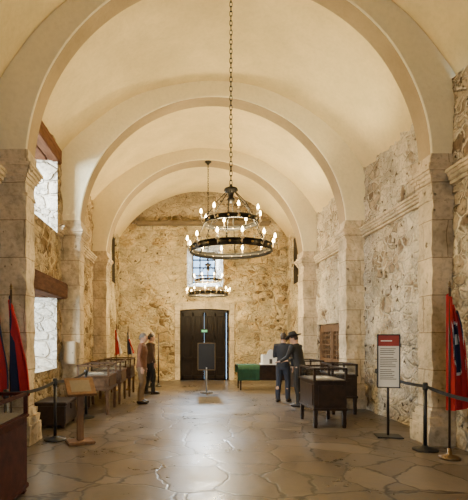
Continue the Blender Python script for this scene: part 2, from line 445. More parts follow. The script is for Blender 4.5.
# pale stone surround with a shallow arched lintel round the back door
xm, hw = (DX0+DX1)/2, (DX1-DX0)/2
w = .20; bm = B(); n = 14; rows = []
for i in range(n+1):
    t = -1+2*i/n; z = DZ-.07*t*t
    rows.append([bm.verts.new(p) for p in ((xm+(hw+w)*t, YB-.05, z-.02), (xm+(hw+w)*t, YB-.05, z+.26), (xm+(hw+w)*t, YB+.2, z+.26), (xm+(hw+w)*t, YB+.2, z-.02))])
for a, b in zip(rows, rows[1:]):
    for k in range(4): bm.faces.new((a[k], a[(k+1) % 4], b[(k+1) % 4], b[k]))
for e in (rows[0], rows[-1]): bm.faces.new(e)
for sx in (-1, 1):
    xa, xb = sorted((xm+sx*hw, xm+sx*(hw+w))); box(bm, xa, xb, YB-.04, YB+.08, 0, DZ-.08, .01)
trim(bm, M['doorstone'])

# back double door; the right leaf leaves a sliver of daylight at its outer edge
D = thing('door_1', '', ''); del D['label']; del D['category']; D['kind'] = 'structure'; D.location = (xm, YB+.16, 0)
bm = B()
for sx in (-1, 1): xa, xb = sorted((sx*(hw+.02), sx*(hw-.07))); box(bm, xa, xb, -.04, .08, 0, DZ-.02, .006)
box(bm, -hw-.02, hw+.02, -.04, .08, DZ-.16, DZ+.02, .006); obj('door_frame', bm, M['door'], D)
for sx in (-1, 1):
    xa, xb = sorted((sx*.003, sx*(hw-.066 if sx < 0 else hw-.092)))
    bm = B()
    cs = [(xa, xa+.075), ((xa+xb)/2-.035, (xa+xb)/2+.035), (xb-.075, xb)]
    for c in cs: box(bm, c[0], c[1], -.03, .05, .01, DZ-.155, .008)              # stiles
    for z0, z1 in ((.01, .16), (.75, .87), (1.55, 1.67), (2.42, DZ-.155)): box(bm, xa, xb, -.03, .05, z0, z1, .008)   # rails
    for z0, z1 in ((.16, .75), (.87, 1.55), (1.67, 2.42)):
        for x0, x1 in ((cs[0][1], cs[1][0]), (cs[1][1], cs[2][0])):
            box(bm, x0-.01, x1+.01, .02, .05, z0-.01, z1+.01); box(bm, x0+.04, x1-.04, .0, .03, z0+.05, z1-.05, .015)
    lf = obj('door_leaf', bm, M['door'], D)
    bm = B(); tube(bm, [(sx*.055, -.03, .95), (sx*.055, -.08, .97), (sx*.055, -.08, 1.17), (sx*.055, -.03, 1.19)], .012, 8); obj('door_handle', bm, M['brass'], lf, True)
T = thing('lit_sign', 'small green lit sign on the dark back door, above the notice stand', 'sign', (xm, YB+.062, 1.80))
bm = B(); box(bm, -.13, .13, 0, .067, 0, .13, .01); obj('housing', bm, M['blackp'], T)
bm = B(); box(bm, -.105, .105, -.006, .004, .025, .105); obj('lit_face', bm, M['lit'], T)
# right-hand wall door: brown pair, planks below a lattice
D2 = bpy.data.objects.new('door_2', None); C.objects.link(D2); D2['kind'] = 'structure'; D2.location = (XR+.10, 12.525, 0)
bm = B()
for sy in (-1, 1): box(bm, -.04, .09, *sorted((sy*1.075, sy*.97)), 0, 2.0, .008)
box(bm, -.04, .09, -1.075, 1.075, 1.90, 2.0, .008); obj('door_frame', bm, M['plank'], D2)
for sy in (-1, 1):
    bm = B()
    for k in range(5): box(bm, 0, .05, *sorted((sy*(.01+.19*k), sy*(.01+.19*k+.183))), .02, .95, .006)
    for z in (.22, .90, 1.78): box(bm, -.03, .03, *sorted((sy*.02, sy*.96)), z, z+.12, .006)
    for a, b in ((.01, .09), (.88, .96)): box(bm, -.02, .05, *sorted((sy*a, sy*b)), .02, 1.90, .006)
    for k in range(1, 6): y = .05+k*.147; box(bm, .0, .03, *sorted((sy*(y-.018), sy*(y+.018))), .95, 1.85, .004)
    for k in range(1, 6): z = .98+k*.142; box(bm, .01, .04, *sorted((sy*.05, sy*.94)), z-.018, z+.018, .004)
    lf = obj('door_leaf', bm, M['plank'], D2)
    bm = B(); torus(bm, .045, .008, (-.045, sy*.10, .86), Euler((0, PI/2, 0)).to_matrix(), 14, 6); obj('ring_handle', bm, M['black'], lf, True)
# windows
def window(n, P, a0, a1, z0, z1, nx, nz, bw=.013):
    W = bpy.data.objects.new('window_%d' % n, None); C.objects.link(W); W['kind'] = 'structure'
    bm = B()
    def bar(u0, u1, v0, v1):
        p, q = P(u0, v0, 0), P(u1, v1, .06)
        xs = sorted((p[0], q[0])); ys = sorted((p[1], q[1])); zs = sorted((p[2], q[2])); box(bm, *xs, *ys, *zs)
    t = .05
    bar(a0, a0+t, z0, z1); bar(a1-t, a1, z0, z1); bar(a0, a1, z0, z0+t); bar(a0, a1, z1-t, z1)
    for k in range(1, nx): c = a0+(a1-a0)*k/nx; bar(c-bw, c+bw, z0, z1)
    for k in range(1, nz): c = z0+(z1-z0)*k/nz; bar(a0, a1, c-bw, c+bw)
    obj('window_frame', bm, M['case'], W)
    bm = B(); quad(bm, [P(a0, z0, .03), P(a1, z0, .03), P(a1, z1, .03), P(a0, z1, .03)]); obj('window_pane', bm, M['pane'], W)
window(1, lambda a, z, d: (a, YB+.89+d, z), BW[0]+.22, BW[1]-.22, BW[2]+.22, BW[3]-.11, 3, 4, .026)
window(2, lambda a, z, d: (XL-.88-d, a, z), UW[0]+.11, UW[1]-.11, UW[2]+.11, UW[3]-.06, 4, 4)
window(3, lambda a, z, d: (XL-.78-d, a, z), LW[0]+.11, LW[1]-.11, LW[2]+.11, LW[3]-.06, 4, 4)
for n, (x, s) in enumerate(((-3.1, -1), (3.2, 1))):
    W = bpy.data.objects.new('window_%d' % (4+n), None); C.objects.link(W); W['kind'] = 'structure'
    bm = B()
    for k in range(5): box(bm, *sorted((x+s*.06, x+s*.10)), 15.12+.214*k, 15.12+.214*k+.205, 3.52, 5.16, .005)
    obj('shutter', bm, M['door'], W)

# ------------------------------------------------------------------ chandeliers
CHZ = 2.96
def chandelier(x, y, label):
    T = thing('chandelier', label, 'chandelier', (x, y, CHZ), 0, 'iron ring chandeliers')
    top = SP+RR-CHZ+.01
    bm = B(); lathe(bm, [(0, top), (.11, top), (.11, top-.03), (.05, top-.08), (.02, top-.12), (0, top-.12)], 16); can = obj('ceiling_canopy', bm, M['black'], T, True)
    bm = B(); z = .98; k = 0
    while z < top-.12:
        torus(bm, .030, .007, (0, 0, z+.04), Euler((PI/2, 0, PI/2*(k % 2))).to_matrix() @ Matrix.Diagonal((.7, 1.5, 1)), 10, 5); z += .072; k += 1
    obj('chain', bm, M['black'], T, True)
    bm = B(); lathe(bm, [(0, 1.0), (.02, .99), (.025, .96), (.10, .93), (.11, .90), (.05, .87), (.035, .80), (.06, .77), (.03, .72), (0, .70)], 16); obj('hub', bm, M['black'], T, True)
    def ring(nm, R, z, h, nh):
        bm = B(); S = 64
        lathe(bm, [(R, z-h/2), (R, z+h/2), (R-.010, z+h/2), (R-.010, z-h/2), (R, z-h/2)], S)
        for zz in (z-h/2, z+h/2): torus(bm, R, .011, (0, 0, zz), None, S, 6)
        r = obj(nm, bm, M['black'], T, True)
        bm = B(); ell(bm, (0, 0, 0), (.017, .017, .017), None, 8, 6)
        s0 = obj('brass_stud', bm, M['brass'], r, True)
        for k in range(nh):
            a = 2*PI*(k+.5)/nh; s = s0
            if k: s = s0.copy(); C.objects.link(s); s.parent = r
            s.location = (math.cos(a)*(R+.004), math.sin(a)*(R+.004), z)
    ring('lower_ring', .62, 0, .085, 24); ring('upper_ring', .41, .42, .052, 16)
    for k in range(6):
        a = 2*PI*k/6+.3; c, s = math.cos(a), math.sin(a)
        bm = B(); tube(bm, [(c*.05, s*.05, .90), (c*.28, s*.28, .66), (c*.40, s*.40, .45), (c*.42, s*.42, .39), (c*.50, s*.50, .24), (c*.61, s*.61, .03)], .007, 6)
        obj('hanging_rod', bm, M['black'], T, True)
        for cr, cz, r0, t0, t1 in ((.32, .50, .075, -.6, 7.2), (.50, .13, .070, PI-.4, PI+7.2)):   # wrought scrolls
            pts = []
            for j in range(22):
                q = j/21; t = t0+(t1-t0)*q; rr = r0*(1-.75*q)
                pts.append((c*(cr+rr*math.cos(t)), s*(cr+rr*math.cos(t)), cz+rr*math.sin(t)))
            bm = B(); tube(bm, pts, .005, 5); obj('scroll', bm, M['black'], T, True)
    for R, z, n in ((.62, 0, 12), (.41, .42, 8)):
        for k in range(n):
            a = 2*PI*k/n+.13; c, s = math.cos(a), math.sin(a); R2 = R+.055
            bm = B(); tube(bm, [(c*R, s*R, z), (c*(R+.03), s*(R+.03), z-.03), (c*R2, s*R2, z+.02)], .007, 6)
            lathe(bm, [(0, .02), (.02, .02), (.033, .045), (.028, .047), (.012, .04), (.012, .115), (0, .115)], 10, (c*R2, s*R2, z))
            cd = obj('candle_arm', bm, M['candle'], T, True)
            bm = B(); lathe(bm, [(0, .11), (.008, .115), (.019, .136), (.017, .156), (.005, .186), (0, .196)], 10, (c*R2, s*R2, z)); obj('bulb', bm, M['bulb'], cd, True)
    return T
ch = chandelier(.0, 6.9, 'large near two-tier black iron chandelier with candle bulbs on a long chain')
far = dup(ch, (.06, 13.95, CHZ), .2, 'smaller-looking far two-tier iron chandelier hanging before the back window')
# the near arch stands a little higher: its chandelier has a longer chain
extra = PIERS[0][2]
for o in ch.children:
    if o.name.startswith('ceiling_canopy'): o.location.z += extra
    if o.name.startswith('chain'):
        o.data = o.data.copy(); bm = bmesh.new(); bm.from_mesh(o.data)
        zt = max(v.co.z for v in bm.verts)-.03
        for k in range(3): torus(bm, .030, .007, (0, 0, zt+.03+.072*k), Euler((PI/2, 0, PI/2*(k % 2))).to_matrix() @ Matrix.Diagonal((.7, 1.5, 1)), 10, 5)
        bm.to_mesh(o.data); bm.free()

# ------------------------------------------------------------------ barriers
def stanchion(x, y, label):
    T = thing('stanchion', label, 'stanchion', (x, y, 0), 0, 'black barrier posts')
    bm = B(); lathe(bm, [(0, 0), (.17, 0), (.17, .018), (.15, .03), (.05, .05), (.035, .07), (0, .07)], 24); obj('base', bm, M['blackp'], T, True)
    bm = B(); lathe(bm, [(0, .06), (.026, .06), (.026, .86), (0, .86)], 14); obj('post', bm, M['blackp'], T, True)
    bm = B(); lathe(bm, [(0, .855), (.034, .855), (.036, .87), (.036, .945), (.028, .965), (0, .97)], 14); obj('belt_head', bm, M['blackp'], T, True)
    return T
SR1 = (2.72, 6.42); SR2 = (3.30, 9.4); SR0 = (2.62, 4.6); SL1 = (-2.74, 7.06); SL2 = (-2.68, 9.04); SL0 = (-2.92, 5.55)
st = stanchion(*SR1, 'black barrier post nearest the right flag')
dup(st, (*SL1, 0), 0, 'black barrier post behind the oak reading stand, before the left window')
dup(st, (*SL2, 0), 0, 'black barrier post beyond the dark chest on the left')
dup(st, (*SL0, 0), 0, 'black barrier post by the left flags at the edge of the photo')
def belt(a, b, label):
    bm = B(); n = 14; A = Vector((*a, .91)); E = Vector((*b, .91)); d = (E-A).normalized(); A += d*.036; E -= d*.036
    nr = Vector((-d.y, d.x, 0))*.003; rows = []
    for i in range(n+1):
        t = i/n; p = A.lerp(E, t); p.z -= .05*4*t*(1-t)
        rows.append([bm.verts.new(p+nr*u+Vector((0, 0, w))) for u, w in ((1, .024), (1, -.024), (-1, -.024), (-1, .024))])
    for r, q in zip(rows, rows[1:]):
        for k in range(4): bm.faces.new((r[k], r[(k+1) % 4], q[(k+1) % 4], q[k]))
    bm.faces.new(rows[0]); bm.faces.new(rows[-1][::-1])
    tag(obj('barrier_belt', bm, M['blackp']), label, 'barrier belt', 'black barrier belts')
belt(SR2, SR1, 'black barrier belt from the right wall passing behind the framed information sign')
belt(SR1, SR0, 'black barrier belt running out of the photo on the right')
belt(SL1, SL2, 'black barrier belt stretching away along the left wall')
belt(SL0, SL1, 'black barrier belt beside the left flags')
dup(st, (*SR0, 0), 0, 'black barrier post out past the right edge near the wall')
T = thing('belt_clip', 'small black wall clip holding the belt near the right lattice door', 'clip', (XR-.03, 9.4, .91))
bm = B(); box(bm, -.03, .03, -.03, .03, -.05, .05, .008); obj('body', bm, M['blackp'], T)
bm = B(); box(bm, .02, .031, -.045, .045, -.065, .065, .003); obj('wall_plate', bm, M['blackp'], T)

# ------------------------------------------------------------------ signs and lectern
T = thing('information_sign', 'framed information sign with red heading on a black pole, right side', 'sign', (2.60, 7.3, 0), -.2)
bm = B(); box(bm, -.20, .20, -.16, .16, 0, .02, .008); obj('base', bm, M['blackp'], T)
bm = B(); tube(bm, [(0, 0.03, .02), (0, 0.03, 1.2)], .02, 12); obj('pole', bm, M['blackp'], T, True)
bm = B(); w, z0, z1 = .175, .79, 1.66
for a in ((-w, -w+.018, z0, z1), (w-.018, w, z0, z1), (-w, w, z0, z0+.018), (-w, w, z1-.018, z1)): box(bm, a[0], a[1], -.02, .012, a[2], a[3], .004)
fr = obj('sign_frame', bm, M['blackp'], T)
bm = B(); box(bm, -w+.016, w-.016, -.008, .008, z0+.016, z1-.016); pn = obj('sign_panel', bm, M['white'], T)
bm = B(); box(bm, -w+.018, w-.018, -.012, -.006, z1-.19, z1-.018); obj('sign_heading', bm, M['redhead'], pn)
bm = B()
box(bm, -.12, .05, -.0135, -.011, z1-.115, z1-.098, 0, 1)
zz = z1-.23
random.seed(3)
for k in range(18):
    if k in (4, 11): zz -= .02; continue
    box(bm, -.13, .13-random.random()*.09, -.0105, -.007, zz-.009, zz); zz -= .030
obj('sign_text', bm, [M['ink'], M['white']], pn)

T = thing('reading_stand', 'low oak reading stand with slanted top, left foreground', 'lectern', (-2.30, 6.85, 0), .45)
bm = B(); box(bm, -.20, .20, -.16, .16, 0, .045, .012); obj('base', bm, M['oak'], T)
bm = B(); box(bm, -.05, .05, -.035, .035, .045, .83, .01); obj('post', bm, M['oak'], T)
R4 = Matrix.Translation((0, 0, .86)) @ Matrix.Rotation(.7, 4, 'X')
bm = B(); box(bm, -.22, .22, -.18, .18, -.015, .015, .006, 0, R4); box(bm, -.22, .22, -.195, -.175, -.015, .04, .005, 0, R4); tp = obj('slanted_top', bm, M['oak'], T)
bm = B(); box(bm, -.15, .15, -.12, .12, .014, .018, 0, 0, R4); obj('text_panel', bm, M['felt'], tp)

T = thing('notice_stand', 'black notice board on a slim pole standing before the back door', 'sign', (PX(206.5, 13.1), 13.1, 0))
bm = B(); lathe(bm, [(0, 0), (.19, 0), (.19, .015), (.04, .035), (0, .035)], 20); obj('base', bm, M['blackp'], T, True)
bm = B(); tube(bm, [(0, 0, .03), (0, 0, .75)], .022, 10); obj('pole', bm, M['blackwhite'], T, True)
bm = B()
for a in ((-.26, -.235, .66, 1.46), (.235, .26, .66, 1.46), (-.26, .26, .66, .685), (-.26, .26, 1.435, 1.46)): box(bm, a[0], a[1], -.025, .02, a[2], a[3], .004)
obj('board_frame', bm, M['bronze'], T)
bm = B(); box(bm, -.24, .24, -.008, .008, .68, 1.44); obj('board', bm, M['blackp'], T)
for k, (px, Y, lb) in enumerate(((151, 14.6, 'slim dark upright pole left of the back door, nearer the left cases'), (158.5, 14.9, 'slim dark upright pole left of the back door, nearer that door'))):
    T = thing('slim_pole', lb, 'pole', (PX(px, Y), Y, 0), 0, 'slim poles left of the back door')
    bm = B(); lathe(bm, [(0, 0), (.11, 0), (.11, .02), (.04, .05), (.03, .10), (0, .10)], 20); obj('base', bm, M['blackp'], T, True)
    bm = B(); lathe(bm, [(0, .08), (.028, .08), (.024, 1.72), (0, 1.72)], 12); obj('post', bm, M['darkpole'], T, True)
    bm = B(); lathe(bm, [(0, 1.71), (.034, 1.72), (.036, 1.75), (.012, 1.79), (0, 1.80)], 12); obj('finial', bm, M['bronze'], T, True)

# ------------------------------------------------------------------ flags
def flag(x, y, ztop, hoist, w0, w1, ang, pattern, label, amp=.05, folds=15, base=.13):
    """cloth gathered in narrow folds beside its pole: w0, w1 = spread at the top and at the hem"""
    T = thing('flag', label, 'flag', (x, y, 0), ang, 'flags on floor poles')
    bm = B(); lathe(bm, [(0, 0), (base, 0), (base+.005, .02), (base*.75, .04), (.03, .06), (.025, .14), (0, .14)], 22); obj('base', bm, M['bronze'], T, True)
    bm = B(); lathe(bm, [(0, .1), (.015, .1), (.015, ztop+.05), (0, ztop+.05)], 12); p = obj('pole', bm, M['darkpole'], T, True)
    bm = B(); lathe(bm, [(0, ztop+.05), (.022, ztop+.06), (.012, ztop+.075), (.020, ztop+.09), (.004, ztop+.14), (0, ztop+.14)], 12); obj('finial', bm, M['bronze'], p, True)
    bm = B(); nu, nv = 96, 72; vs = []
    for i in range(nu+1):
        u = i/nu; row = []
        for j in range(nv+1):
            v = j/nv
            wob = 1.1*mn.noise(Vector((u*3, v*2.2, x)))
            px_ = -.03+u*(w0+(w1-w0)*v**.7)+.022*math.sin(u*folds*2+1+v+wob)
            py_ = -.02+amp*(.55+.45*v)*math.sin(u*folds+.7*v+wob)*min(1, u*6+.4)+.03*math.sin(5*v+u*4)*u
            pz_ = ztop-hoist*v*(1-.10*u)-.36*u**.8*(1-.75*v)-.06*u*math.sin(folds*u+wob)
            row.append(bm.verts.new((px_, py_, pz_)))
        vs.append(row)
    for i in range(nu):
        for j in range(nv):
            f = bm.faces.new((vs[i][j], vs[i+1][j], vs[i+1][j+1], vs[i][j+1])); f.material_index = pattern((i+.5)/nu, (j+.5)/nv)
    obj('cloth', bm, [M['flagred'], M['flagblue'], M['flagwhite']], T, True)
def pat_right(u, v):
    q = mn.noise(Vector((u*3.2, v*3.2, 5)))*.10
    d = math.hypot((u-.42)*1.0, (v-.40)*1.15)+q
    if d < .24: return 2 if math.hypot((u-.44)*1.1, (v-.33)*1.3) < .06 or math.hypot((u-.36)*1.1, (v-.46)*1.3) < .05 else 1
    if d < .27: return 2
    k = u-.25*v+q
    if k > .74: return 1
    if k > .71: return 2
    return 0
def pat_dark(u, v): return 1 if u-.28*v+mn.noise(Vector((u*3, v*3, 2)))*.08 < .22 else 0
def pat_red(u, v): return 1 if u > .85 else 0
flag(2.80, 5.97, 2.22, 1.58, .12, .33, .0, pat_right, 'red flag with dark blue and white areas, in folds by the right pillar', .075, 21)
flag(-3.22, 6.50, 2.25, 1.50, .10, .36, -.15, pat_dark, 'dark navy and red flag hanging in loose folds at the left pillar', .06, 17)
flag(-3.30, 6.16, 2.25, 1.45, .10, .28, -.3, pat_red, 'bright red flag at the extreme left edge of the photo', .05, 17)
flag(-2.74, 13.62, 1.90, .80, .08, .20, .1, lambda u, v: 0 if u-.3*v < .4 else 2, 'small red and white flag beyond the deepest left display case', .04, 12, .10)
flag(-2.40, 13.80, 1.84, .75, .08, .22, -.1, lambda u, v: 1 if u-.3*v < .4 else (2 if u-.3*v < .6 else 0), 'small dark, white and red flag right of the other small flag', .04, 12, .10)

# ------------------------------------------------------------------ display cases
def case(x, y, rz, w, d, mat, label, h=.82, solid=.30):
    """solid = height of the panelled cabinet below the top"""
    T = thing('display_case', label, 'display case', (x, y, 0), rz, 'glass-topped display cases')
    zb = max(.05, h-solid)
    for sx in (-1, 1):
        for sy in (-1, 1):
            cx, cy = sx*(w/2-.055), sy*(d/2-.055)
            bm = B(); tube(bm, [(cx, cy, 0), (cx, cy, zb*.25), (cx, cy, zb*.6), (cx, cy, zb+.02)], [.034, .045, .04, .052], 4, (1, 1, 0)); obj('leg', bm, M[mat], T)
    bm = B(); box(bm, -w/2+.02, w/2-.02, -d/2+.02, d/2-.02, zb, h-.02, .008); box(bm, -w/2, w/2, -d/2, d/2, h-.04, h, .01); box(bm, -w/2+.005, w/2-.005, -d/2+.005, d/2-.005, zb, zb+.05, .008)
    for sy in (-1, 1): box(bm, -w/2+.09, w/2-.09, *sorted((sy*(d/2-.022), sy*(d/2-.008))), zb+.09, h-.08, .006)
    for sx in (-1, 1): box(bm, *sorted((sx*(w/2-.022), sx*(w/2-.008))), -d/2+.09, d/2-.09, zb+.09, h-.08, .006)
    obj('body', bm, M[mat], T)
    bm = B(); box(bm, -w/2+.05, w/2-.05, -d/2+.05, d/2-.05, h, h+.008); obj('felt_lining', bm, M['felt'], T)
    bm = B(); hh = h+.20
    for sx in (-1, 1):
        for sy in (-1, 1): cx, cy = sx*(w/2-.03), sy*(d/2-.03); box(bm, cx-.02, cx+.02, cy-.02, cy+.02, h, hh)
    for sy in (-1, 1): cy = sy*(d/2-.03); box(bm, -w/2+.01, w/2-.01, cy-.02, cy+.02, hh-.016, hh+.018, .004)
    for sx in (-1, 1): cx = sx*(w/2-.03); box(bm, cx-.02, cx+.02, -d/2+.01, d/2-.01, hh-.016, hh+.018, .004)
    obj('top_frame', bm, M[mat], T)
    bm = B(); a, b = w/2-.03, d/2-.03
    quad(bm, [(-a, -b, hh), (a, -b, hh), (a, b, hh), (-a, b, hh)])
    for p, q in (((-a, -b), (a, -b)), ((a, -b), (a, b)), ((a, b), (-a, b)), ((-a, b), (-a, -b))): quad(bm, [(*p, h), (*q, h), (*q, hh), (*p, hh)])
    obj('glass', bm, M['glass'], T)
    return T, h+.009
def sheet(x, y, rz, z, label):
    bm = B(); n = 10
    rows = [[bm.verts.new((-.15+.30*i/n, yy, .004+.022*(1-abs(2*i/n-1))**.5*(0 if i in (0, n) else 1)*abs(math.sin(PI*i/n*2))+.003)) for yy in (-.12, .12)] for i in range(n+1)]
    low = [[bm.verts.new((v.co.x, v.co.y, 0)) for v in r] for r in rows]
    for i in range(n):
        bm.faces.new((rows[i][0], rows[i+1][0], rows[i+1][1], rows[i][1])); bm.faces.new((low[i][0], low[i][1], low[i+1][1], low[i+1][0]))
        for k in (0, 1): bm.faces.new((rows[i][k], low[i][k], low[i+1][k], rows[i+1][k]))
    for i in (0, n): bm.faces.new((rows[i][0], rows[i][1], low[i][1], low[i][0]))
    o = obj('open_book', bm, M['parchment']); o.location = (x, y, z); o.rotation_euler = (0, 0, rz)
    tag(o, label, 'book', 'open books in display cases')
CS = [((1.88, 8.45, 0, .62, 1.0, 'case', 'dark wood display case on the right, nearest the camera', .85, .54)),
      ((2.45, 11.75, .05, .70, 1.0, 'case', 'dark wood display case on the right, behind the person in the hat', .82, .50)),
      ((2.64, 9.75, 0, .56, .8, 'case', 'dark wood display case on the right, middle one, close to the wall', .84, .50)),
      ((-2.60, 9.88, 0, .70, 1.1, 'lightcase', 'brown wood display case on the left beside the pillar with the beige box', .82, .32)),
      ((-2.58, 11.35, 0, .75, 1.1, 'lightcase', 'brown wood display case on the left, middle one of its row', .82, .32)),
      ((-2.50, 12.75, 0, .75, 1.1, 'lightcase', 'brown wood display case on the left, deepest toward the back wall', .82, .32)),
      ((-2.77, 4.15, 0, .86, 1.1, 'redwood', 'dark red-brown display case cut by the lower left corner', .82, .80))]
BL = ['open parchment book in the near right display case', 'open parchment book in the far right display case', 'open parchment book in the right case close to the wall', 'open parchment book in the left case beside the pillar', 'open parchment book in the middle left case', 'open parchment book in the deepest left case', 'open parchment book in the red-brown corner case']
for c, b in zip(CS, BL):
    _, z = case(*c); sheet(c[0], c[1]-.1, c[2]+.1, z, b)

# chest, wall box
T = thing('wooden_chest', 'dark low wooden chest under the left window', 'chest', (-3.08, 8.35, 0))
bm = B(); box(bm, -.27, .27, -.40, .40, .05, .40, .012)
for sx in (-1, 1):
    for sy in (-1, 1): box(bm, sx*.22-.03, sx*.22+.03, sy*.35-.03, sy*.35+.03, 0, .06)
obj('body', bm, M['case'], T)
bm = B(); box(bm, -.29, .29, -.42, .42, .40, .46, .014); obj('lid', bm, M['case'], T)
bm = B(); box(bm, .268, .285, -.04, .04, .30, .40, .004); obj('hasp', bm, M['black'], T)
T = thing('wall_box', 'small beige box fixed to the left pillar', 'box', (-3.26, 10.105, 1.02))
bm = B(); box(bm, -.13, .13, -.10, .095, 0, .50, .012); obj('body', bm, M['beige'], T)
bm = B(); box(bm, -.11, .11, -.112, -.098, .03, .47, .006); dr = obj('door', bm, M['beige'], T)
bm = B(); ell(bm, (.08, -.118, .25), (.012, .012, .012)); obj('knob', bm, M['black'], dr)

# long table with green cloth and white model
T = thing('exhibit_table', 'long dark wood table to the right of the back door', 'table', (1.95, 14.1, 0))
bm = B(); box(bm, -.98, .98, -.36, .36, .72, .77, .01); obj('tabletop', bm, M['case'], T)
bm = B(); box(bm, -.9, .9, -.305, .305, .30, .72, .006)
obj('apron', bm, M['case'], T)
for sx in (-1, 1):
    for sy in (-1, 1): bm = B(); tube(bm, [(sx*.9, sy*.29, 0), (sx*.9, sy*.29, .72)], [.03, .042], 4, (1, 1, 0)); obj('leg', bm, M['case'], T)
bm = B(); n = 24; x0, x1 = .955, 1.62
prof = [(-.375, .30), (-.372, .6), (-.368, .775), (.0, .776), (.368, .775), (.372, .5)]
rows = []
for i in range(n+1):
    x = x0+(x1-x0)*i/n
    rows.append([bm.verts.new((x, 14.1+yy*(1+(.02*math.sin(i*1.7) if zz < .7 else 0)), zz)) for yy, zz in prof])
for a, b in zip(rows, rows[1:]):
    for k in range(len(prof)-1): bm.faces.new((a[k], a[k+1], b[k+1], b[k]))
o = obj('table_cloth', bm, M['green'], None, True); tag(o, 'dark green cloth over the left end of the long table', 'cloth')
T = thing('scale_model', 'white scale model building on the long table', 'model', (2.0, 14.1, .771))
bm = B(); box(bm, -.30, .30, -.22, .22, 0, .03, .006); obj('base', bm, M['white'], T)
bm = B(); box(bm, -.25, .25, -.14, .18, .03, .30)
pts = [(-.25, .30), (-.12, .32), (-.10, .40), (-.05, .46), (0, .48), (.05, .46), (.10, .40), (.12, .32), (.25, .30)]
f1 = [bm.verts.new((x, -.17, z)) for x, z in [(-.25, .03)]+pts+[(.25, .03)]]; f2 = [bm.verts.new((v.co.x, -.139, v.co.z)) for v in f1]
bm.faces.new(f1); bm.faces.new(f2[::-1])
for i in range(len(f1)): j = (i+1) % len(f1); bm.faces.new((f1[i], f1[j], f2[j], f2[i]))
bd = obj('building', bm, M['white'], T)
bm = B(); box(bm, -.045, .045, -.176, -.168, .03, .18); obj('doorway', bm, M['ink'], bd)

